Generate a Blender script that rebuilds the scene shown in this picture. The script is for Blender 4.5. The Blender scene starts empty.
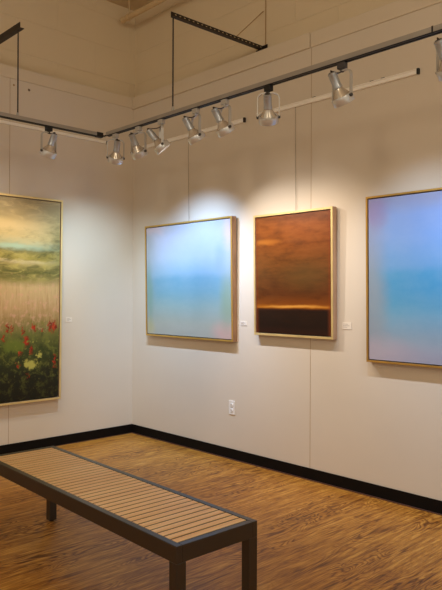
import bpy, bmesh, math, random
from mathutils import Vector, Matrix

random.seed(7)
SC = bpy.context.scene
COL = SC.collection


# ------------------------------------------------------------------ colour / node helpers
def lin(c):
    return tuple((v / 255 / 12.92) if v / 255 <= 0.04045 else ((v / 255 + 0.055) / 1.055) ** 2.4 for v in c) + (1.0,)


class Val:
    """a socket with arithmetic"""
    def __init__(self, g, s):
        self.g, self.s = g, s

    def __add__(self, o): return self.g.math('ADD', self, o)
    def __radd__(self, o): return self.g.math('ADD', o, self)
    def __sub__(self, o): return self.g.math('SUBTRACT', self, o)
    def __rsub__(self, o): return self.g.math('SUBTRACT', o, self)
    def __mul__(self, o): return self.g.math('MULTIPLY', self, o)
    def __rmul__(self, o): return self.g.math('MULTIPLY', o, self)
    def __truediv__(self, o): return self.g.math('DIVIDE', self, o)


class Graph:
    def __init__(self, name):
        self.m = bpy.data.materials.new(name)
        self.m.use_nodes = True
        self.t = self.m.node_tree
        self.b = self.t.nodes['Principled BSDF']

    def node(self, kind, **kw):
        n = self.t.nodes.new(kind)
        for k, v in kw.items():
            setattr(n, k, v)
        return n

    def put(self, sock, v):
        if isinstance(v, Val):
            self.t.links.new(v.s, sock)
        else:
            sock.default_value = v

    def math(self, op, a, b=0.0, clamp=False):
        n = self.node('ShaderNodeMath', operation=op, use_clamp=clamp)
        self.put(n.inputs[0], a)
        self.put(n.inputs[1], b)
        return Val(self, n.outputs[0])

    def step(self, x, lo, hi):
        n = self.node('ShaderNodeMapRange', interpolation_type='SMOOTHSTEP', clamp=True)
        self.put(n.inputs['Value'], x)
        self.put(n.inputs['From Min'], lo)
        self.put(n.inputs['From Max'], hi)
        return Val(self, n.outputs['Result'])

    def coords(self, which='Object'):
        n = self.node('ShaderNodeTexCoord')
        return Val(self, n.outputs[which])

    def split(self, v):
        n = self.node('ShaderNodeSeparateXYZ')
        self.put(n.inputs[0], v)
        return tuple(Val(self, o) for o in n.outputs)

    def join(self, x, y, z=0.0):
        n = self.node('ShaderNodeCombineXYZ')
        for i, v in enumerate((x, y, z)):
            self.put(n.inputs[i], v)
        return Val(self, n.outputs[0])

    def noise(self, vec, scale=1.0, detail=3.0, rough=0.5, dist=0.0):
        n = self.node('ShaderNodeTexNoise')
        self.put(n.inputs['Vector'], vec)
        self.put(n.inputs['Scale'], scale)
        self.put(n.inputs['Detail'], detail)
        self.put(n.inputs['Roughness'], rough)
        self.put(n.inputs['Distortion'], dist)
        return Val(self, n.outputs[0])

    def voronoi(self, vec, scale=1.0, out='Distance'):
        n = self.node('ShaderNodeTexVoronoi')
        self.put(n.inputs['Vector'], vec)
        self.put(n.inputs['Scale'], scale)
        return Val(self, n.outputs[out])

    def ramp(self, f, stops):
        n = self.node('ShaderNodeValToRGB')
        r = n.color_ramp
        while len(r.elements) < len(stops):
            r.elements.new(0.5)
        for e, (p, c) in zip(r.elements, stops):
            e.position = p
            e.color = lin(c)
        self.put(n.inputs[0], f)
        return Val(self, n.outputs[0])

    def mix(self, f, a, b, mode='MIX'):
        n = self.node('ShaderNodeMix', data_type='RGBA', blend_type=mode)
        self.put(n.inputs[0], f)
        self.put(n.inputs[6], a)
        self.put(n.inputs[7], b)
        return Val(self, n.outputs[2])

    def blob(self, u, v, cu, cv, ru, rv, soft=0.5):
        du, dv = (u - cu) / ru, (v - cv) / rv
        d = self.math('SQRT', du * du + dv * dv)
        return 1.0 - self.step(d, 1.0 - soft, 1.0 + soft * 0.4)

    def bump(self, h, strength=0.2, dist=0.01):
        n = self.node('ShaderNodeBump')
        n.inputs['Strength'].default_value = strength
        n.inputs['Distance'].default_value = dist
        self.put(n.inputs['Height'], h)
        self.t.links.new(n.outputs[0], self.b.inputs['Normal'])

    def done(self, color, rough=0.5, metal=0.0, spec=None):
        self.put(self.b.inputs['Base Color'], color)
        self.put(self.b.inputs['Roughness'], rough)
        self.put(self.b.inputs['Metallic'], metal)
        if spec is not None:
            self.put(self.b.inputs['Specular IOR Level'], spec)
        return self.m


def simple(name, c, rough=0.5, metal=0.0, vary=0.08, scale=6.0):
    g = Graph(name)
    n = g.noise(g.coords(), scale, 3)
    a = lin(tuple(max(0, v * (1 - vary)) for v in c))
    b = lin(tuple(min(255, v * (1 + vary)) for v in c))
    return g.done(g.mix(n, a, b), rough, metal)


# ------------------------------------------------------------------ materials
def wall_paint(name, c, blocks=False, axis=0):
    g = Graph(name)
    co = g.coords()
    n = g.noise(co, 1.3, 4, 0.6)
    f = g.noise(co, 60, 2)
    col = g.mix(n, lin(tuple(v * 0.97 for v in c)), lin(tuple(min(255, v * 1.02) for v in c)))
    if blocks:
        x, y, z = g.split(co)
        br = g.node('ShaderNodeTexBrick', offset=0.5)
        g.put(br.inputs['Vector'], g.join(y if axis == 0 else x, z + 0.13))
        br.inputs['Scale'].default_value = 1.0
        br.inputs['Brick Width'].default_value = 0.82
        br.inputs['Row Height'].default_value = 0.305
        br.inputs['Mortar Size'].default_value = 0.006
        br.inputs['Mortar Smooth'].default_value = 0.6
        fac = Val(g, br.outputs['Fac'])
        g.bump(f * 0.12 - fac, 0.45, 0.008)
    else:
        g.bump(f, 0.05, 0.003)
    return g.done(col, 0.72, 0, 0.25)


M = {}
M['wall'] = wall_paint('white wall paint', (218, 206, 191))
M['block_l'] = wall_paint('painted block left', (222, 205, 176), True, 0)
M['block_r'] = wall_paint('painted block right', (222, 205, 176), True, 1)
M['fascia'] = wall_paint('fascia paint', (219, 205, 185))
M['ceiling'] = wall_paint('ceiling paint', (205, 186, 155))


def wood_floor():
    g = Graph('vinyl plank floor')
    x, y, z = g.split(g.coords())
    pw = 0.15
    idx = g.math('FLOOR', x / pw)
    wn = g.node('ShaderNodeTexWhiteNoise', noise_dimensions='1D')
    g.put(wn.inputs['W'], idx)
    r = Val(g, wn.outputs['Value'])
    # cathedral grain: stretched noise used as a height field and sliced into rings
    big = g.noise(g.join(x * 8.0 + r * 1.3, y * 1.7 + r * 2.0), 1.0, 2, 0.4, 0.9)
    rings = g.math('POWER', g.math('SINE', big * 95.0) * 0.5 + 0.5, 2.2)
    fine = g.noise(g.join(x * 170.0, y * 7.0), 1.0, 3, 0.7)
    mid = g.noise(g.join(x * 44.0 + r * 2.0, y * 3.4), 1.0, 4, 0.65, 0.4)
    patch = g.noise(g.join(x * 3.0, y * 1.2, 4.0), 1.0, 2, 0.5)
    amp = g.step(patch, 0.42, 0.6)
    h = 0.56 - rings * 0.22 * (0.25 + amp) + (fine - 0.5) * 0.6 + (mid - 0.5) * 0.95 + (r - 0.5) * 0.05
    col = g.ramp(h, [(0.18, (88, 47, 14)), (0.38, (142, 89, 32)), (0.54, (181, 123, 47)), (0.74, (219, 164, 78))])
    fx = g.math('FRACT', x / pw)
    seam = g.math('MAXIMUM', 1.0 - g.step(fx, 0.0, 0.02), g.step(fx, 0.98, 1.0))
    col = g.mix(seam * 0.22, col, lin((70, 38, 18)))
    g.bump(h, 0.12, 0.003)
    return g.done(col, 0.34 + fine * 0.14, 0, 0.4)


M['floor'] = wood_floor()
M['base'] = simple('black vinyl base', (13, 9, 8), 0.6)
M['base'].node_tree.nodes['Principled BSDF'].inputs['Specular IOR Level'].default_value = 0.15
M['shoe'] = simple('brown shoe moulding', (84, 52, 40), 0.5)
M['bench_metal'] = simple('dark bronze powder coat', (27, 22, 20), 0.36, 0.0, 0.04)
M['bench_metal'].node_tree.nodes['Principled BSDF'].inputs['Specular IOR Level'].default_value = 1.0


def teak():
    g = Graph('teak slats')
    x, y, z = g.split(g.coords())
    wn = g.node('ShaderNodeTexWhiteNoise', noise_dimensions='1D')
    g.put(wn.inputs['W'], g.math('FLOOR', x / 0.0437))
    r = Val(g, wn.outputs['Value'])
    n = g.noise(g.join(x * 70.0, y * 4.0, r * 9.0), 1.0, 3, 0.6)
    f = n * 0.75 + r * 0.18 + 0.06
    col = g.ramp(f, [(0.2, (224, 174, 116)), (0.55, (243, 202, 144)), (0.85, (250, 220, 170))])
    return g.done(col, 0.42, 0, 0.45)


M['teak'] = teak()
M['silver'] = simple('brushed silver', (178, 182, 190), 0.32, 0.6, 0.05, 40)
M['bulb'] = simple('silvered bulb glass', (206, 196, 184), 0.22, 0.55, 0.03, 30)
M['ring'] = simple('bright ring', (214, 214, 216), 0.3, 0.5, 0.03, 30)
M['track'] = simple('track aluminium', (166, 160, 154), 0.45, 0.45, 0.08, 8)
M['black'] = simple('black plastic', (16, 15, 16), 0.5)
M['dark_grey'] = simple('dark grey plastic', (62, 60, 62), 0.45)
M['grey_metal'] = simple('grey cast metal', (186, 183, 180), 0.42, 0.35)
M['rail'] = simple('white rail', (250, 245, 238), 0.35, 0, 0.01)
M['wire'] = simple('thin steel wire', (120, 104, 84), 0.5, 0.3)
M['cable'] = simple('dark cable', (46, 38, 36), 0.6)
M['tan_wire'] = simple('painted wire', (168, 138, 98), 0.6)
M['iron'] = simple('dark slotted iron', (44, 34, 28), 0.5, 0.3)
M['hole'] = simple('pale slot', (196, 172, 134), 0.7)
M['plate'] = simple('white outlet plastic', (238, 234, 230), 0.35, 0, 0.02)
M['slot'] = simple('outlet slot', (60, 54, 50), 0.6)
M['card'] = simple('white card', (232, 222, 210), 0.6, 0, 0.02)
M['ink'] = simple('grey print', (172, 160, 150), 0.7)
M['pipe'] = simple('painted pipe', (205, 180, 140), 0.55)
M['gold'] = simple('gold leaf', (206, 166, 84), 0.38, 0.55, 0.1, 10)
M['gold_pale'] = simple('pale gold leaf', (226, 202, 142), 0.4, 0.45, 0.08, 10)
M['gold_dark'] = simple('antique gold leaf', (190, 146, 70), 0.38, 0.55, 0.12, 10)
M['gap'] = simple('black float gap', (26, 22, 20), 0.8)


def stained(name, a, b):
    g = Graph(name)
    x, y, z = g.split(g.coords())
    n = g.noise(g.join(x * 30.0, y * 30.0, z * 4.0), 1.0, 4, 0.6)
    return g.done(g.ramp(n, [(0.3, a), (0.7, b)]), 0.5)


M['walnut'] = stained('walnut frame side', (140, 104, 74), (180, 138, 100))
M['ash'] = stained('pale frame side', (176, 144, 122), (204, 172, 148))


def lens_mat():
    g = Graph('lamp lens')
    g.b.inputs['Emission Color'].default_value = (1, 0.9, 0.78, 1)
    g.b.inputs['Emission Strength'].default_value = 3.0
    n = g.voronoi(g.coords(), 120)
    return g.done(g.mix(n, lin((230, 230, 225)), lin((250, 248, 240))), 0.2)


M['lens'] = lens_mat()


# ---- canvases: u runs left to right, v bottom to top
def sea(name, stops, edge, corners, warp=0.05):
    g = Graph(name)
    u, v, _ = g.split(g.coords('UV'))
    n1 = g.noise(g.join(u * 2.0, v * 2.6), 1.0, 4, 0.55)
    n2 = g.noise(g.join(u * 7.0, v * 10.0, 3.0), 1.0, 5, 0.6)
    w = v + (n1 - 0.5) * warp
    col = g.ramp(w, stops)
    col = g.mix((n2 - 0.35) * 0.16, col, lin((240, 240, 245)))
    # veil of another colour along the edges
    du = g.math('MINIMUM', u, 1.0 - u)
    dv = g.math('MINIMUM', v, 1.0 - v)
    d = g.math('MINIMUM', du, dv * 1.3)
    e = (1.0 - g.step(d + (n1 - 0.5) * 0.16, 0.0, 0.16)) * edge[1]
    col = g.mix(e, col, lin(edge[0]))
    for (cu, cv, ru, rv, c, a) in corners:
        k = g.blob(u + (n1 - 0.5) * 0.12, v + (n2 - 0.5) * 0.14, cu, cv, ru, rv, 0.8) * a
        col = g.mix(k, col, lin(c))
    g.bump(n2, 0.06, 0.002)
    return g.done(col, 0.42, 0, 0.35)


M['sea_left'] = sea('blue horizon canvas',
    [(0.0, (178, 176, 166)), (0.12, (164, 172, 164)), (0.28, (136, 168, 172)), (0.4, (112, 160, 180)),
     (0.51, (110, 158, 184)), (0.56, (136, 172, 196)), (0.7, (168, 184, 206)), (1.0, (184, 184, 206))],
    ((156, 164, 162), 0.5),
    [(0.06, 0.98, 0.22, 0.06, (214, 188, 196), 0.5), (0.97, 0.9, 0.06, 0.14, (214, 182, 190), 0.55),
     (0.95, 0.05, 0.16, 0.10, (210, 160, 156), 0.6), (0.03, 0.06, 0.07, 0.1, (190, 180, 120), 0.5),
     (0.95, 0.3, 0.08, 0.25, (128, 156, 124), 0.5), (0.04, 0.38, 0.05, 0.3, (112, 156, 136), 0.5),
     (0.9, 0.68, 0.08, 0.16, (136, 160, 184), 0.6)])
M['sea_right'] = sea('deep blue horizon canvas',
    [(0.0, (168, 172, 190)), (0.14, (140, 164, 186)), (0.3, (104, 164, 198)), (0.44, (72, 154, 202)),
     (0.53, (84, 158, 206)), (0.58, (110, 164, 216)), (0.75, (130, 168, 226)), (1.0, (140, 164, 222))],
    ((150, 150, 176), 0.6),
    [(0.04, 0.93, 0.1, 0.12, (150, 130, 180), 0.6), (0.02, 0.35, 0.12, 0.4, (146, 160, 170), 0.65),
     (0.96, 0.1, 0.12, 0.14, (190, 170, 190), 0.5), (0.02, 0.05, 0.3, 0.1, (186, 172, 186), 0.6)])


def bronze():
    g = Graph('bronze dusk canvas')
    u, v, _ = g.split(g.coords('UV'))
    n1 = g.noise(g.join(u * 1.6, v * 5.0), 1.0, 4, 0.6, 0.4)
    n2 = g.noise(g.join(u * 5.0, v * 22.0, 2.0), 1.0, 5, 0.65)
    w = v + (n1 - 0.5) * 0.03
    col = g.ramp(w, [(0.0, (40, 14, 8)), (0.06, (24, 9, 6)), (0.19, (28, 11, 6)), (0.205, (56, 22, 6)), (0.222, (176, 104, 22)),
                     (0.25, (124, 64, 12)), (0.33, (86, 43, 12)), (0.5, (92, 56, 22)), (0.62, (108, 63, 22)),
                     (0.76, (124, 66, 19)), (0.9, (136, 73, 24)), (1.0, (112, 60, 24))])
    hi = 0.25 + g.step(v, 0.2, 0.3) * 0.75
    col = g.mix(g.step(n2, 0.42, 0.68) * 0.34 * hi, col, g.mix(v, lin((70, 28, 8)), lin((164, 98, 40))))
    col = g.mix(g.step(n2, 0.5, 0.3) * 0.38 * hi, col, g.mix(v, lin((20, 8, 6)), lin((86, 44, 18))))
    col = g.mix(g.step(n1, 0.5, 0.34) * 0.4 * g.step(v, 0.25, 0.4), col, lin((74, 38, 14)))
    s = g.blob(u, v + (n1 - 0.5) * 0.06, 0.55, 0.226, 0.42, 0.012, 0.9)
    col = g.mix(s * 0.55, col, lin((248, 186, 90)))
    k = g.blob(u, v + (n2 - 0.5) * 0.03, 0.12, 0.78, 0.24, 0.03, 0.95)
    col = g.mix(k * 0.6, col, lin((190, 118, 44)))
    k = g.blob(u, v, 0.68, 0.48, 0.36, 0.14, 0.9)
    col = g.mix(k * 0.45, col, lin((96, 74, 36)))
    # dark burnished border
    d = g.math('MINIMUM', u, 1.0 - u)
    e = 1.0 - g.step(d + (n2 - 0.5) * 0.05, 0.0, 0.05)
    col = g.mix(e * 0.55, col, g.mix(n2, lin((60, 22, 10)), lin((160, 70, 24))))
    return g.done(col, 0.3 + n2 * 0.15, 0, 0.4)


M['bronze'] = bronze()


def meadow():
    g = Graph('flower meadow canvas')
    u, v, _ = g.split(g.coords('UV'))
    n1 = g.noise(g.join(u * 3.0, v * 9.0), 1.0, 5, 0.6)
    n2 = g.noise(g.join(u * 9.0, v * 26.0, 1.0), 1.0, 5, 0.65)
    reed = g.noise(g.join(u * 60.0, v * 9.0, 5.0), 1.0, 3, 0.6, 0.5)
    dab = g.noise(g.join(u * 34.0, v * 46.0, 4.0), 1.0, 4, 0.7, 0.3)
    stroke = g.noise(g.join(u * 6.0 + v * 5.0, v * 30.0 - u * 3.0, 6.0), 1.0, 5, 0.7, 0.8)
    w = v + (n1 - 0.5) * 0.06 + (n2 - 0.5) * 0.035
    col = g.ramp(w, [(0.0, (24, 22, 14)), (0.13, (34, 36, 20)), (0.24, (58, 66, 28)), (0.33, (104, 104, 50)),
                     (0.39, (150, 124, 76)), (0.46, (184, 150, 104)), (0.56, (190, 162, 114)), (0.605, (132, 122, 66)),
                     (0.635, (92, 90, 42)), (0.655, (134, 124, 66)), (0.672, (152, 138, 82)), (0.69, (190, 174, 128)),
                     (0.703, (150, 138, 68)), (0.725, (138, 128, 66)), (0.742, (124, 120, 74)), (0.757, (146, 164, 140)),
                     (0.78, (172, 174, 138)), (0.81, (192, 176, 126)), (0.88, (182, 164, 118)), (0.93, (158, 144, 106)),
                     (1.0, (148, 134, 102))])
    # sky strokes
    sky = g.step(v, 0.74, 0.8)
    col = g.mix(sky * g.step(stroke, 0.45, 0.7) * 0.6, col, lin((196, 176, 128)))
    col = g.mix(sky * g.step(stroke, 0.5, 0.3) * 0.5, col, lin((146, 134, 96)))
    c = g.blob(u + (n2 - 0.5) * 0.2, v + (stroke - 0.5) * 0.07, 0.55, 0.865, 0.24, 0.03, 0.9)
    col = g.mix(c * 0.8, col, lin((208, 188, 138)))
    c = g.blob(u + (n2 - 0.5) * 0.2, v + (stroke - 0.5) * 0.03, 0.6, 0.765, 0.18, 0.013, 0.8)
    col = g.mix(c * 0.8, col, lin((164, 190, 166)))
    land = g.step(v, 0.58, 0.62) * (1.0 - g.step(v + (n2 - 0.5) * 0.03, 0.735, 0.755))
    col = g.mix(land * g.step(stroke, 0.48, 0.66) * 0.7, col, lin((178, 164, 92)))
    col = g.mix(land * g.step(stroke, 0.48, 0.32) * 0.7, col, lin((84, 82, 40)))
    side = g.step(u + (n2 - 0.5) * 0.3, 0.8, 1.0) * g.step(v, 0.55, 0.68) * (1.0 - g.step(v + (n1 - 0.5) * 0.1, 0.8, 0.95))
    col = g.mix(side * 0.7, col, g.mix(g.step(stroke, 0.4, 0.6), lin((78, 78, 44)), lin((134, 128, 80))))
    # reeds and grasses
    gr = g.step(v + (n2 - 0.5) * 0.08, 0.3, 0.4) * (1.0 - g.step(v + (n2 - 0.5) * 0.2, 0.53, 0.63))
    col = g.mix(gr * g.step(reed, 0.5, 0.75) * 0.35, col, lin((214, 188, 142)))
    col = g.mix(gr * g.step(reed, 0.5, 0.3) * 0.35, col, lin((142, 108, 62)))
    pk = g.noise(g.join(u * 26.0, v * 30.0, 8.0), 1.0, 4, 0.65)
    col = g.mix(gr * g.step(pk, 0.5, 0.66) * 0.6, col, lin((206, 156, 128)))
    col = g.mix(gr * g.step(pk, 0.42, 0.3) * (1.0 - g.step(v, 0.38, 0.5)) * 0.8, col, lin((120, 112, 52)))
    # leaves
    lf = 1.0 - g.step(v + (n1 - 0.5) * 0.12, 0.3, 0.42)
    lv = g.noise(g.join(u * 16.0, v * 22.0, 9.0), 1.0, 5, 0.72, 0.3)
    depth = g.step(v, 0.0, 0.32)
    col = g.mix(lf * g.step(lv, 0.48, 0.64) * (0.25 + depth * 0.65), col, lin((112, 114, 50)))
    col = g.mix(lf * g.step(lv, 0.46, 0.3) * 0.7, col, lin((26, 34, 20)))
    col = g.mix(lf * g.step(dab, 0.6, 0.7) * (0.1 + depth * 0.6), col, lin((170, 164, 78)))
    c = g.blob(u + (dab - 0.5) * 0.12, v + (lv - 0.5) * 0.06, 0.62, 0.27, 0.1, 0.04, 0.5)
    col = g.mix(c * 0.75, col, lin((104, 116, 40)))
    for cu, cv in ((0.758, 0.178), (0.83, 0.217), (0.3, 0.2)):
        c = g.blob(u + (dab - 0.5) * 0.16, v + (lv - 0.5) * 0.08, cu, cv, 0.06 if cu < 0.8 else 0.02, 0.022, 0.5)
        col = g.mix(c * 0.8, col, lin((196, 188, 92)))
    # red spikes
    reds = [(0.545, 0.309, .014, .022), (0.57, 0.361, .012, .02), (0.608, 0.355, .01, .025), (0.693, 0.343, .012, .025),
            (0.725, 0.289, .026, .026), (0.765, 0.249, .012, .02), (0.79, 0.358, .024, .02), (0.918, 0.365, .018, .022),
            (0.955, 0.362, .03, .034), (0.66, 0.176, .014, .01), (0.742, 0.119, .01, .014), (0.965, 0.19, .012, .04),
            (0.679, 0.233, .009, .012), (0.86, 0.34, .01, .014), (0.12, 0.35, .02, .03), (0.3, 0.33, .02, .03), (0.42, 0.29, .02, .025)]
    for cu, cv, ru, rv in reds:
        c = g.blob(u + (dab - 0.5) * 0.13, v + (lv - 0.5) * 0.09, cu, cv, ru * 0.9, rv * 1.1, 0.5)
        col = g.mix(c * 0.95, col, g.mix(g.step(dab, 0.35, 0.65), lin((104, 22, 10)), lin((184, 56, 26))))
    g.bump(dab, 0.1, 0.002)
    return g.done(col, 0.45, 0, 0.3)


M['meadow'] = meadow()


# ------------------------------------------------------------------ mesh helpers
def box(bm, a, b, rot=None):
    a, b = Vector(a), Vector(b)
    c, d = (a + b) / 2, b - a
    mat = Matrix.Translation(c) @ (rot or Matrix()) @ Matrix.Diagonal((abs(d.x), abs(d.y), abs(d.z), 1))
    bmesh.ops.create_cube(bm, size=1.0, matrix=mat)


def tube(bm, pts, r, n=10, cap=True, flat=None):
    """a tube along pts; flat=(half width, half thickness, normal) makes a flat bar"""
    pts = [Vector(p) for p in pts]
    rings = []
    up = None
    for i, p in enumerate(pts):
        d = (pts[min(i + 1, len(pts) - 1)] - pts[max(i - 1, 0)]).normalized()
        if flat:
            s = Vector(flat[2]).normalized()
            t = d.cross(s).normalized()
            q = [p + s * flat[0] * a + t * flat[1] * b for a, b in ((-1, -1), (1, -1), (1, 1), (-1, 1))]
        else:
            if up is None:
                up = Vector((0, 0, 1)) if abs(d.z) < 0.9 else Vector((1, 0, 0))
            s = d.cross(up).normalized()
            t = s.cross(d).normalized()
            up = t
            q = [p + (s * math.cos(k * math.tau / n) + t * math.sin(k * math.tau / n)) * r for k in range(n)]
        rings.append([bm.verts.new(v) for v in q])
    m = len(rings[0])
    for a, b in zip(rings, rings[1:]):
        for k in range(m):
            bm.faces.new((a[k], a[(k + 1) % m], b[(k + 1) % m], b[k]))
    if cap:
        bm.faces.new(rings[0][::-1])
        bm.faces.new(rings[-1])


def lathe(bm, prof, n=32, mat=None):
    """prof: (radius, z) pairs round local z"""
    mat = mat or Matrix()
    rings = []
    for r, z in prof:
        if r < 1e-6:
            rings.append([bm.verts.new(mat @ Vector((0, 0, z)))])
        else:
            rings.append([bm.verts.new(mat @ Vector((r * math.cos(k * math.tau / n), r * math.sin(k * math.tau / n), z))) for k in range(n)])
    for a, b in zip(rings, rings[1:]):
        for k in range(n):
            k2 = (k + 1) % n
            if len(a) == 1 and len(b) > 1:
                bm.faces.new((a[0], b[k], b[k2]))
            elif len(b) == 1 and len(a) > 1:
                bm.faces.new((a[k], b[0], a[k2]))
            elif len(a) > 1:
                bm.faces.new((a[k], b[k], b[k2], a[k2]))


def obj(name, bm, mat, parent=None, bevel=0.0, smooth=False, seg=2):
    bmesh.ops.recalc_face_normals(bm, faces=bm.faces[:])
    me = bpy.data.meshes.new(name)
    bm.to_mesh(me)
    bm.free()
    o = bpy.data.objects.new(name, me)
    COL.objects.link(o)
    me.materials.append(M[mat] if isinstance(mat, str) else mat)
    if smooth:
        for p in me.polygons:
            p.use_smooth = True
        me.set_sharp_from_angle(angle=math.radians(38))
    if bevel:
        b = o.modifiers.new('bevel', 'BEVEL')
        b.width, b.segments, b.limit_method = bevel, seg, 'ANGLE'
    if parent:
        o.parent = parent
    return o


def new():
    return bmesh.new()


def thing(name, label, cat, loc=(0, 0, 0), rot=(0, 0, 0), group=None):
    o = bpy.data.objects.new(name, None)
    o.empty_display_size = 0.1
    COL.objects.link(o)
    o.location, o.rotation_euler = loc, rot
    tag(o, label, cat, group)
    return o


def tag(o, label, cat, group=None):
    o['label'], o['category'] = label, cat
    if group:
        o['group'] = group
    return o


def struct(name, a, b, mat, label, cat, bevel=0.0):
    bm = new()
    box(bm, a, b)
    o = obj(name, bm, mat, None, bevel)
    o['kind'] = 'structure'
    return tag(o, label, cat)


# ------------------------------------------------------------------ the room (corner at the origin)
XE, YE = 7.6, -7.0           # how far floor, walls and ceiling reach
ZL, ZC = 3.366, 4.285        # top of the boarded lower wall, ceiling
struct('floor', (-0.2, YE, -0.1), (XE, 0.2, 0), 'floor', 'brown wood grain plank floor of the gallery', 'floor')
struct('ceiling', (-0.4, YE, ZC), (XE, 0.4, ZC + 0.12), 'ceiling', 'tan painted ceiling in the top left corner', 'ceiling')
struct('wall_left', (-0.06, YE, 0), (0, 0.06, ZL), 'wall', 'lower white wall on the left behind the meadow painting', 'wall')
struct('wall_right', (0, 0, 0), (XE, 0.06, ZL), 'wall', 'lower white wall on the right behind three paintings', 'wall')
struct('wall_upper_left', (-0.18, YE, 0), (-0.06, 0.18, ZC), 'block_l', 'upper tan block wall on the left, set back above the ledge', 'wall')
struct('wall_upper_right', (-0.06, 0.06, 0), (XE, 0.18, ZC), 'block_r', 'upper tan block wall on the right, set back above the ledge', 'wall')
# fascia boards along the ledge
struct('trim_1', (0, YE, 3.262), (0.010, -0.02, ZL + 0.002), 'fascia', 'painted board along the top of the left lower wall', 'trim', 0.002)
struct('trim_2', (0.0, -0.020, 3.253), (2.256, 0, ZL + 0.002), 'fascia', 'painted ledge board on right wall, corner length up to the joint', 'trim', 0.002)
struct('trim_3', (2.262, -0.010, 3.255), (XE, 0, ZL), 'fascia', 'painted ledge board on right wall, length right of the joint', 'trim', 0.002)
# black base and its brown shoe
struct('baseboard_left', (0, YE, 0), (0.008, 0, 0.089), 'base', 'black base strip along the foot of the left wall', 'baseboard', 0.002)
struct('baseboard_right', (0, -0.008, 0), (XE, 0, 0.089), 'base', 'black base strip along the foot of the right wall', 'baseboard', 0.002)
struct('trim_4', (0.008, -0.018, 0), (XE, -0.008, 0.008), 'shoe', 'thin brown shoe strip in front of the right black base', 'trim', 0.003)
struct('trim_5', (0.008, YE, 0), (0.016, -0.018, 0.006), 'shoe', 'thin brown shoe strip in front of the left black base', 'trim', 0.003)

# panel joints: thin shallow battens of filler standing a hair proud
struct('trim_6', (2.2635, -0.0012, 0.089), (2.2665, 0, 3.253), 'tan_wire', 'vertical panel joint in right wall by the bronze painting', 'trim')
struct('trim_7', (0, -1.3115, 0.089), (0.0012, -1.3085, 3.262), 'tan_wire', 'vertical panel joint in left wall above and below the meadow painting', 'trim')

# plugged screw holes high on the left wall
for (y, z, r, lb) in ((-1.274, 3.211, 0.009, 'faint plugged screw hole high on left wall, nearer the hanging cable'),
                      (-1.133, 3.199, 0.012, 'dark screw hole high on left wall, right of the fainter one')):
    bm = new()
    lathe(bm, [(0, 0.003), (r * 0.6, 0.003), (r, 0.0)], 16, Matrix.Translation((0.0, y, z)) @ Matrix.Rotation(math.pi / 2, 4, 'Y'))
    tag(obj('screw_hole', bm, 'wire' if r > 0.01 else 'tan_wire'), lb, 'screw hole', 'screw holes in the left wall')

# pipe under the ceiling with its hanger
py_, pz_ = -0.16, 4.10
t = thing('pipe', 'tan painted pipe hanging below the ceiling across the room corner', 'pipe', (0.035, py_, pz_))
bm = new()
tube(bm, [(0, 0, 0), (XE - 0.2, 0, 0)], 0.026, 16)
obj('pipe_run', bm, 'pipe', t, 0, True)
bm = new()
lathe(bm, [(0, -0.002), (0.029, -0.002), (0.030, 0.0), (0.030, 0.02), (0.026, 0.022)], 20, Matrix.Rotation(math.pi / 2, 4, 'Y'))
obj('end_cap', bm, 'pipe', t, 0, True)
bm = new()
tube(bm, [(0.11, 0.030 * math.cos(a), 0.030 * math.sin(a)) for a in [k * math.tau / 20 for k in range(21)]], 0, flat=(0.012, 0.003, (1, 0, 0)))
tube(bm, [(0.11, 0, 0.030), (0.11, 0, ZC - pz_ - 0.012)], 0.007, 10)
hg = obj('hanger', bm, 'pipe', t)
bm = new()
lathe(bm, [(0, -0.012), (0.02, -0.012), (0.04, -0.004), (0.042, 0)], 20, Matrix.Translation((0.11, 0, ZC - pz_)))
obj('flange', bm, 'pipe', hg, 0, True)

# ------------------------------------------------------------------ picture rails and hanging wires
def rail(p0, p1, hr, label, caps, clips):
    """white rail on the wall; local x along it, local -y out of the wall"""
    p0, p1 = Vector(p0), Vector(p1)
    L = (p1 - p0).length
    ang = math.atan2((p1 - p0).y, (p1 - p0).x)
    t = thing('picture_rail', label, 'picture rail', p0, (0, 0, ang), 'white picture rails on the walls')
    bm = new()
    box(bm, (0, -0.013, -hr), (L, 0, hr))
    box(bm, (0, -0.019, -hr), (L, -0.013, -hr * 0.47))
    box(bm, (0, -0.019, hr * 0.53), (L, -0.013, hr))
    obj('rail_channel', bm, 'rail', t, 0.002)
    for s in caps:
        bm = new()
        box(bm, (L - 0.002 if s else -0.014, -0.021, -hr - 0.002), (L + 0.014 if s else 0.002, 0, hr + 0.002))
        obj('end_cap', bm, 'black' if s == 1 else 'rail', t, 0.002)
    for x in clips:
        bm = new()
        box(bm, (x - 0.014, -0.012, hr), (x + 0.014, 0, hr + 0.007))
        obj('clip', bm, 'cable', t, 0.002)
    return t


ZR = 2.843
rail((0.13, 0, ZR), (1.566, 0, ZR), 0.017, 'short white picture rail with black end cap above the left blue painting', (1, 0), (0.75,))
rail((1.715, 0, ZR + 0.009), (3.145, 0, ZR + 0.009), 0.017, 'long white picture rail across the top of the right wall', (1,), (0.58, 1.08, 1.17))
rail((0, -3.2, ZR + 0.025), (0, -0.33, ZR + 0.025), 0.012, 'white picture rail on left wall below the lighting track', (1,), (0.9,))


def hang_wire(x, z1, label):
    bm = new()
    tube(bm, [(x, -0.021, ZR - 0.01), (x, -0.016, (ZR + z1) / 2), (x, -0.008, z1)], 0.0014, 6)
    tag(obj('hanging_wire', bm, 'wire'), label, 'wire', 'thin picture hanging wires')


hang_wire(0.874, 1.93, 'thin hanging wire from short rail down to the left blue painting')
hang_wire(2.127, 1.9, 'thin hanging wire from long rail down to the bronze painting')


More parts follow.
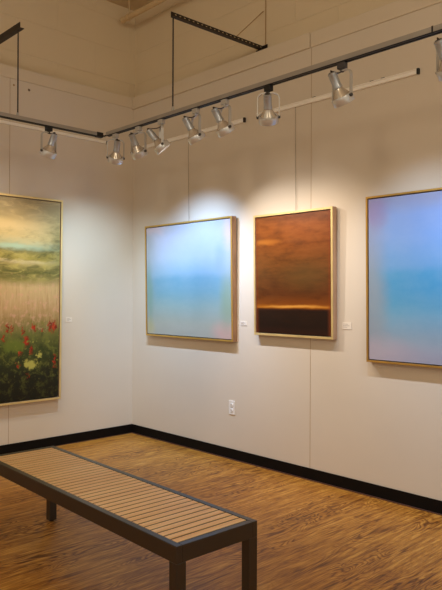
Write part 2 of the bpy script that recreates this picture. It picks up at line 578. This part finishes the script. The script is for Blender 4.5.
# ------------------------------------------------------------------ paintings
def painting(W, Hh, D, face, gold, side, canvas, label, loc, rotz, tilt, gap=0.007, out=0.0):
    """local: x across the front, z up, -y out of the wall, origin at the foot of the back"""
    t = thing('framed_painting', label, 'painting', loc, (0, 0, 0), 'framed paintings on the walls')
    t.rotation_euler = (tilt, 0, rotz)
    bm = new()
    e = face
    d1 = D - 0.004
    box(bm, (0, -d1, 0), (e, 0, Hh))
    box(bm, (W - e, -d1, 0), (W, 0, Hh))
    box(bm, (e, -d1, 0), (W - e, 0, e))
    box(bm, (e, -d1, Hh - e), (W - e, 0, Hh))
    obj('frame', bm, side, t)
    bm = new()
    o, i = 0.0, face
    outer = [(0, 0), (W, 0), (W, Hh), (0, Hh)]
    inner = [(i, i), (W - i, i), (W - i, Hh - i), (i, Hh - i)]
    vf = [[bm.verts.new((x, -D, z)) for x, z in q] for q in (outer, inner)]
    vb = [[bm.verts.new((x, -d1, z)) for x, z in q] for q in (outer, inner)]
    for k in range(4):
        j = (k + 1) % 4
        bm.faces.new((vf[0][k], vf[0][j], vf[1][j], vf[1][k]))
        bm.faces.new((vb[0][k], vb[1][k], vb[1][j], vb[0][j]))
        bm.faces.new((vf[0][k], vb[0][k], vb[0][j], vf[0][j]))
        bm.faces.new((vf[1][k], vf[1][j], vb[1][j], vb[1][k]))
    obj('gilt_face', bm, gold, t, 0.0012)
    bm = new()
    box(bm, (e, -0.012, e), (W - e, -0.006, Hh - e))
    obj('backing_board', bm, 'gap', t)
    bm = new()
    c0, c1, h0, h1 = e + gap, W - e - gap, e + gap, Hh - e - gap
    box(bm, (c0, -D + 0.006, h0), (c1, -0.012, h1))
    uv = bm.loops.layers.uv.new('UVMap')
    for f in bm.faces:
        for l in f.loops:
            l[uv].uv = ((l.vert.co.x - c0) / (c1 - c0), (l.vert.co.z - h0) / (h1 - h0))
    obj('canvas', bm, canvas, t)
    return t


painting(1.193, 1.052, 0.055, 0.014, 'gold', 'walnut', 'sea_left',
         'pale blue abstract seascape in gold and walnut frame, nearest the room corner on right wall',
         (0.297, -0.001, 0.998), 0, math.radians(1.15))
painting(0.781, 0.960, 0.050, 0.017, 'gold_pale', 'ash', 'bronze',
         'bronze brown abstract with dark base and glowing line, between the two blue paintings',
         (1.729, -0.001, 1.070), 0, math.radians(0.85))
painting(1.20, 1.130, 0.055, 0.013, 'gold_dark', 'walnut', 'sea_right',
         'deeper blue abstract seascape in gold frame, cut off by right edge of the photo',
         (2.794, -0.001, 0.934), 0, math.radians(0.9))
painting(1.20, 1.808, 0.055, 0.018, 'gold_pale', 'ash', 'meadow',
         'tall meadow landscape with red flowers in pale gold frame on left wall',
         (0.001, -2.034, 0.438), math.pi / 2, math.radians(0.75))


def wall_card(x0, x1, z0, z1, label, left=False):
    w, hh = x1 - x0, z1 - z0
    t = thing('wall_label', label, 'label', (0, x0, z0) if left else (x0, 0, z0), (0, 0, math.pi / 2 if left else 0), 'small white wall labels')
    bm = new()
    box(bm, (0, -0.004, 0), (w, 0, hh))
    obj('card', bm, 'card', t, 0.0006)
    bm = new()
    for k, (a, b) in enumerate(((0.10, 0.62), (0.10, 0.80), (0.10, 0.55))):
        zz = hh * (0.74 - 0.22 * k)
        box(bm, (w * a, -0.0046, zz - 0.0016), (w * b, -0.004, zz + 0.0016))
    obj('print_lines', bm, 'ink', t)


wall_card(1.530, 1.602, 1.136, 1.170, 'small white wall label right of the left blue painting')
wall_card(2.556, 2.634, 1.146, 1.196, 'small white wall label right of the bronze painting')
wall_card(-0.757, -0.692, 1.132, 1.176, 'small white wall label right of the meadow painting', True)

# ------------------------------------------------------------------ outlet
t = thing('wall_outlet', 'white electrical outlet low on right wall below the left blue painting', 'outlet', (1.431, 0, 0.437))
bm = new()
box(bm, (-0.036, -0.006, -0.059), (0.036, 0, 0.059))
obj('cover_plate', bm, 'plate', t, 0.003)
for s in (-1, 1):
    bm = new()
    lathe(bm, [(0, 0.004), (0.0155, 0.004), (0.017, 0.002), (0.017, 0)], 20, Matrix.Translation((0, -0.006, s * 0.021)) @ Matrix.Rotation(math.pi / 2, 4, 'X'))
    r = obj('receptacle', bm, 'plate', t, 0, True)
    bm = new()
    for dx, hh in ((-0.006, 0.0045), (0.006, 0.0035)):
        box(bm, (dx - 0.0011, -0.0108, s * 0.021 + 0.002 - hh), (dx + 0.0011, -0.0098, s * 0.021 + 0.002 + hh))
    lathe(bm, [(0, 0.0108), (0.0022, 0.0108), (0.0022, 0.0098)], 10, Matrix.Translation((0, 0, s * 0.021 - 0.0085)) @ Matrix.Rotation(math.pi / 2, 4, 'X'))
    obj('slots', bm, 'slot', r)
bm = new()
lathe(bm, [(0, 0.0012), (0.003, 0.0008), (0.0034, 0)], 12, Matrix.Translation((0, -0.006, 0)) @ Matrix.Rotation(math.pi / 2, 4, 'X'))
obj('screw', bm, 'grey_metal', t, 0, True)

# ------------------------------------------------------------------ bench
BL, BW, BH = 1.765, 0.425, 0.452
lg, rh, rim = 0.046, 0.066, 0.028
t = thing('bench', 'dark metal bench with teak slat top standing on the wood floor', 'bench', (2.585, -2.065, 0), (0, 0, math.radians(-1.5)))
hx, hy = BL / 2, BW / 2
bm = new()
box(bm, (-hx, -hy, BH - rh), (hx, -hy + rim, BH))
box(bm, (-hx, hy - rim, BH - rh), (hx, hy, BH))
box(bm, (-hx, -hy + rim, BH - rh), (-hx + rim, hy - rim, BH))
box(bm, (hx - rim, -hy + rim, BH - rh), (hx, hy - rim, BH))
for s in (-0.12, 0.12):       # bearers under the slats
    box(bm, (-hx + rim, s - 0.015, BH - 0.052), (hx - rim, s + 0.015, BH - 0.022))
obj('top_frame', bm, 'bench_metal', t, 0.002)
for sx in (-1, 1):
    for sy in (-1, 1):
        bm = new()
        x0, x1 = sorted((sx * hx, sx * (hx - lg)))
        y0, y1 = sorted((sy * hy, sy * (hy - lg)))
        box(bm, (x0, y0, 0.008), (x1, y1, BH - rh))
        g_ = obj('leg', bm, 'bench_metal', t, 0.002)
        bm = new()
        lathe(bm, [(0, 0), (0.014, 0), (0.016, 0.003), (0.016, 0.008)], 16, Matrix.Translation(((x0 + x1) / 2, (y0 + y1) / 2, 0)))
        obj('foot', bm, 'black', g_, 0, True)
bm = new()
NS = 39
span = BL - 2 * rim - 0.008
pitch = span / NS
for k in range(NS):
    x = -span / 2 + pitch * (k + 0.5)
    box(bm, (x - pitch / 2 + 0.0042, -hy + rim + 0.002, BH - 0.0028), (x + pitch / 2 - 0.0042, hy - rim - 0.002, BH - 0.001))
obj('slat_top', bm, 'teak', t, 0.0006, False, 1)
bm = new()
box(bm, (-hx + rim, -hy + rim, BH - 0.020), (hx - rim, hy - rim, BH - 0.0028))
obj('gap_shade_sheet', bm, 'black', t)  # black sheet added below the slats, standing in for shade in their gaps

# ------------------------------------------------------------------ slotted iron brackets, cables, tracks
TB, TT = 2.683, 2.717       # bottom and top of the tracks
YT, XT = -0.87, 0.78


def bracket(loc, rotz, L, label, holes=True):
    """angle iron sticking out of the upper wall along local +x"""
    t = thing('track_bracket', label, 'bracket', loc, (0, 0, rotz), 'slotted iron brackets holding the track')
    bm = new()
    box(bm, (0, -0.002, -0.032), (L, 0.002, 0.012))
    box(bm, (0, 0.002, -0.032), (L, 0.034, -0.028))
    if holes:
        n0 = len(bm.faces)
        for k in range(int(L / 0.042)):
            x = 0.03 + k * 0.042
            for q in (-1, 1):
                box(bm, (x - 0.007, q * 0.0021 - 0.0005, -0.005), (x + 0.007, q * 0.0021 + 0.0005, 0.001))
        bm.faces.ensure_lookup_table()
        for f in bm.faces[n0:]:
            f.material_index = 1
    ai = obj('angle_iron', bm, 'iron', t)
    ai.data.materials.append(M['hole'])
    bm = new()
    box(bm, (-0.001, -0.03, -0.04), (0.004, 0.05, 0.016))
    box(bm, (0.0, -0.025, -0.04), (0.06, 0.03, -0.034))
    obj('wall_plate', bm, 'iron', t, 0.001)
    return t


bR = bracket((1.715, 0.06, 3.422), -math.pi / 2 - math.radians(1.6), 0.955, 'dark slotted iron bracket jutting from right wall above the ledge')
bm = new()
tube(bm, [(0.30, 0, 0.012), (0.0, 0, 0.30)], 0.004, 6)
obj('brace_wire', bm, 'tan_wire', bR)
bL = bracket((-0.06, -1.602, 3.415), 0, 0.835, 'dark iron bracket end jutting in at the top left edge', False)
bm = new()
tube(bm, [(1.745, 0.056, 3.44), (1.745, 0.056, ZC)], 0.004, 8)
tag(obj('conduit', bm, 'tan_wire'), 'thin tan conduit running up right block wall from the bracket', 'conduit')


def cable(x, y, ztop, label):
    t = thing('suspension_cable', label, 'cable', (x, y, TT), (0, 0, 0), 'dark cables suspending the tracks')
    bm = new()
    tube(bm, [(0, 0, 0.02), (0, 0, ztop - TT)], 0.0055, 8)
    obj('cable_run', bm, 'cable', t, 0, True)
    bm = new()
    lathe(bm, [(0.0055, 0.035), (0.010, 0.03), (0.012, 0.004), (0.016, 0.0)], 12)
    obj('track_clamp', bm, 'grey_metal', t, 0, True)


cable(1.684, YT, 3.40, 'dark suspension cable from the slotted bracket to the right track')
cable(XT - 0.035, -1.602, 3.372, 'dark suspension cable from the top left bracket to the left track')


def track(p0, L, rotz, label, feed):
    t = thing('lighting_track', label, 'track', p0, (0, 0, rotz), 'suspended lighting tracks')
    bm = new()
    hgt = TT - TB
    box(bm, (0, -0.018, 0.006), (L, 0.018, hgt))
    obj('track_body', bm, 'track', t, 0.002)
    bm = new()
    box(bm, (0, -0.0172, 0), (L, -0.006, 0.006))
    box(bm, (0, 0.006, 0), (L, 0.0172, 0.006))
    box(bm, (0, -0.006, 0.003), (L, 0.006, 0.006))
    obj('track_slot', bm, 'black', t)
    for x in feed:
        bm = new()
        box(bm, (x - 0.03, -0.0205, -0.003), (x + 0.03, 0.0205, hgt + 0.003))
        obj('end_feed', bm, 'black', t, 0.003)
    return t


tr = track((0.845, YT, TB), 4.6, 0, 'silver and black lighting track running along the right wall', ())
bm = new()
box(bm, (2.868, -0.0195, 0.004), (2.876, 0.0195, TT - TB + 0.0015))
obj('joint', bm, 'black', tr)
track((XT, -4.2, TB), 3.29, math.pi / 2, 'silver lighting track along the left wall with black end connector', (3.29,))
bm = new()
tube(bm, [(XT, -0.878, TB + 0.018), (XT + 0.006, -0.862, TB + 0.014), (XT + 0.03, YT + 0.0, TB + 0.012), (0.848, YT, TB + 0.014)], 0.007, 10)
tag(obj('flexible_connector', bm, 'black'), 'thin black connector cord joining left track to right track', 'connector')


# ------------------------------------------------------------------ spotlights
def spotlight(x, y, target, label, adapter, pan=None, body='silver'):
    """a gimbal lamp hanging under a track at (x, y)"""
    t = thing('track_spotlight', label, 'spotlight', (x, y, TB), (0, 0, 0), 'silver track spotlights')
    P = Vector((0, 0, -0.193))                        # pivot below the track
    aim = (Vector(target) - (Vector((x, y, TB)) + P)).normalized()
    az = math.atan2(aim.y, aim.x) if pan is None else pan
    px = Vector((-math.sin(az), math.cos(az), 0))     # pivot axis
    fw = Vector((math.cos(az), math.sin(az), 0))
    # adapter
    bm = new()
    box(bm, (-0.026, -0.016, -0.034), (0.026, 0.016, 0.0)) if abs(y - YT) < 0.01 else box(bm, (-0.016, -0.026, -0.034), (0.016, 0.026, 0.0))
    lathe(bm, [(0, -0.052), (0.010, -0.052), (0.012, -0.034), (0.012, -0.03)], 16)
    obj('adapter', bm, adapter, t, 0.003)
    # yoke: a flat hoop from pivot to pivot
    w, top, rad = 0.067, -0.046, 0.034
    pts = [P + px * w]
    for k in range(0, 7):
        a = k / 6 * math.pi / 2
        pts.append(Vector((0, 0, top - rad + rad * math.sin(a))) + px * (w - rad + rad * math.cos(a)))
    full = pts + [Vector((0, 0, p.z)) - px * (p - Vector((0, 0, p.z))).dot(px) for p in reversed(pts)]
    bm = new()
    tube(bm, full, 0, flat=(0.0095, 0.003, fw))
    obj('yoke', bm, 'grey_metal', t)
    # lamp body, local z along the aim, z=0 at the pivot
    zax = aim
    xax = (px - zax * px.dot(zax)).normalized()
    yax = zax.cross(xax)
    R = Matrix((xax, yax, zax)).transposed().to_4x4()
    Mx = Matrix.Translation(P) @ R
    bm = new()
    lathe(bm, [(0, -0.148), (0.018, -0.148), (0.024, -0.144), (0.0245, -0.134), (0.0225, -0.132), (0.0225, -0.127), (0.0245, -0.125), (0.0245, -0.072),
               (0.027, -0.068), (0.027, -0.058), (0.022, -0.056), (0.0, -0.056)], 32, Mx)
    s = obj('lamp_housing', bm, body, t, 0, True)
    bm = new()
    lathe(bm, [(0.021, -0.060), (0.024, -0.052), (0.031, -0.040), (0.045, -0.018), (0.053, -0.005), (0.056, 0.004)], 36, Mx)
    obj('reflector_bulb', bm, 'bulb', s, 0, True)
    bm = new()
    lathe(bm, [(0.0, -0.1495), (0.017, -0.1495), (0.0175, -0.147)], 20, Mx)
    obj('back_cap', bm, 'dark_grey', s, 0, True)
    bm = new()
    lathe(bm, [(0.052, -0.012), (0.0605, -0.010), (0.0625, -0.004), (0.0625, 0.030), (0.0605, 0.034), (0.056, 0.034), (0.054, 0.026), (0.053, 0.0)], 36, Mx)
    obj('front_ring', bm, 'ring', s, 0, True)
    bm = new()
    lathe(bm, [(0, 0.024), (0.03, 0.022), (0.0545, 0.016)], 28, Mx)
    obj('lens', bm, 'lens', s, 0, True)
    for sgn in (-1, 1):
        bm = new()
        q = Matrix((zax, zax.cross(px * sgn), px * sgn)).transposed().to_4x4()
        lathe(bm, [(0, 0.074), (0.008, 0.074), (0.010, 0.070), (0.010, 0.0605)], 14, Matrix.Translation(P) @ q)
        obj('pivot_knob', bm, 'dark_grey', t, 0, True)
    # supply cord from the back of the shade to the adapter
    b = P - zax * 0.146
    bm = new()
    q0, q1, q2, q3 = b, b - zax * 0.035 - fw * 0.012, Vector((0, 0, -0.085)) - fw * 0.02 + px * 0.02, Vector((0, 0, -0.040))
    cp = []
    for k in range(15):
        u = k / 14
        cp.append(q0 * (1 - u) ** 3 + q1 * 3 * u * (1 - u) ** 2 + q2 * 3 * u * u * (1 - u) + q3 * u ** 3)
    tube(bm, cp, 0.0035, 8)
    obj('cord', bm, 'cable', t, 0, True)
    return Vector((x, y, TB)) + P + zax * 0.040, zax


def lamp(p, d, color, power, size=38, blend=1.0):
    l = bpy.data.lights.new('spot_lamp', 'SPOT')
    l.energy, l.color, l.spot_size, l.spot_blend, l.shadow_soft_size = power, color, math.radians(size), blend, 0.022
    o = bpy.data.objects.new('spot_lamp', l)
    COL.objects.link(o)
    o.location = p
    o.rotation_euler = Vector(d).to_track_quat('-Z', 'Y').to_euler()


COOL = (0.56, 0.76, 1.0)
BLUE = (0.40, 0.64, 1.0)
PALE = (0.58, 0.80, 0.92)
NEUT = (1.0, 0.93, 0.84)
WARM = (1.0, 0.79, 0.55)
HEADS = [
    # x, y, target, label, adapter, pan, colour, power, beam
    (XT, -1.365, (0.0, -1.50, 1.1), 'silver spotlight alone under the left track beside the meadow painting', 'black', None, WARM, 40, 100),
    (0.962, YT, (0.0, -0.45, 0.85), 'silver spotlight at the corner end of the right track, beside the black connector', 'grey_metal', None, PALE, 66, 105),
    (1.271, YT, (1.04, 0.0, 1.30), 'silver spotlight second from the corner end of the right track', 'grey_metal', None, BLUE, 128, 92),
    (1.551, YT, (2.08, 0.0, 1.32), 'silver spotlight with its round back facing the viewer, third from corner end', 'grey_metal', None, NEUT, 62, 84),
    (1.936, YT, (2.20, 0.0, 1.2), 'silver spotlight right of the hanging cable, lamp swung left of its yoke', 'grey_metal', None, NEUT, 8, 100),
    (2.228, YT, (2.45, 0.0, 1.2), 'silver spotlight directly left of the black rail end cap', 'grey_metal', None, WARM, 24, 90),
    (2.616, YT, (1.95, 0.0, 1.1), 'silver spotlight on a black adapter above the bronze painting', 'black', None, NEUT, 16, 110),
    (3.168, YT, (3.30, 0.0, 1.2), 'silver spotlight on a dark grey adapter in front of the long rail', 'dark_grey', None, COOL, 36, 95),
    (3.797, YT, (3.95, 0.0, 1.2), 'silver spotlight cut off by the right edge above the deeper blue painting', 'grey_metal', None, BLUE, 56, 95),
]
for (x, y, tg, lb, ad, pan, c, e, beam) in HEADS:
    p, d = spotlight(x, y, tg, lb, ad, pan)
    lamp(p, d, c, e, beam)
# further lamps of the same tracks, beyond the frame
lamp((XT, -2.3, 2.45), Vector((0.0, -1.75, 1.5)) - Vector((XT, -2.3, 2.45)), NEUT, 20, 110)
lamp((4.5, YT, 2.45), Vector((4.2, 0.0, 1.5)) - Vector((4.5, YT, 2.45)), COOL, 25, 100)
# unseen warm fill lights, added to brighten the upper walls and floor
for (x, y, z, e) in ((4.8, -5.6, 3.4, 105), (6.6, -3.0, 3.4, 60)):
    l = bpy.data.lights.new('fill_lamp', 'POINT')
    l.energy, l.color, l.shadow_soft_size = e, (1.0, 0.84, 0.6), 0.35
    o = bpy.data.objects.new('fill_lamp', l)
    COL.objects.link(o)
    o.location = (x, y, z)

# ------------------------------------------------------------------ ambient, camera
w = bpy.data.worlds.new('gallery surroundings')
SC.world = w
w.use_nodes = True
bg = w.node_tree.nodes['Background']
bg.inputs[0].default_value = (1.0, 0.89, 0.68, 1)
bg.inputs[1].default_value = 0.58

cd = bpy.data.cameras.new('camera')
cam = bpy.data.objects.new('camera', cd)
COL.objects.link(cam)
cd.sensor_fit, cd.sensor_width, cd.lens = 'HORIZONTAL', 36.0, 52.2097
R_ = Vector((0.6913460, 0.7225111, 0.0042840))
U_ = Vector((-0.0017428, -0.0042616, 0.9999894))
F_ = Vector((-0.7225217, 0.6913462, 0.0016871))
mw = Matrix((R_, U_, -F_)).transposed().to_4x4()
mw.translation = (5.28501, -3.82390, 1.38)
cam.matrix_world = mw
cd.clip_start = 0.05
SC.camera = cam

vs = SC.view_settings
vs.view_transform, vs.look, vs.gamma, vs.exposure = 'Standard', 'None', 1.0, 0.0
vs.use_curve_mapping = False
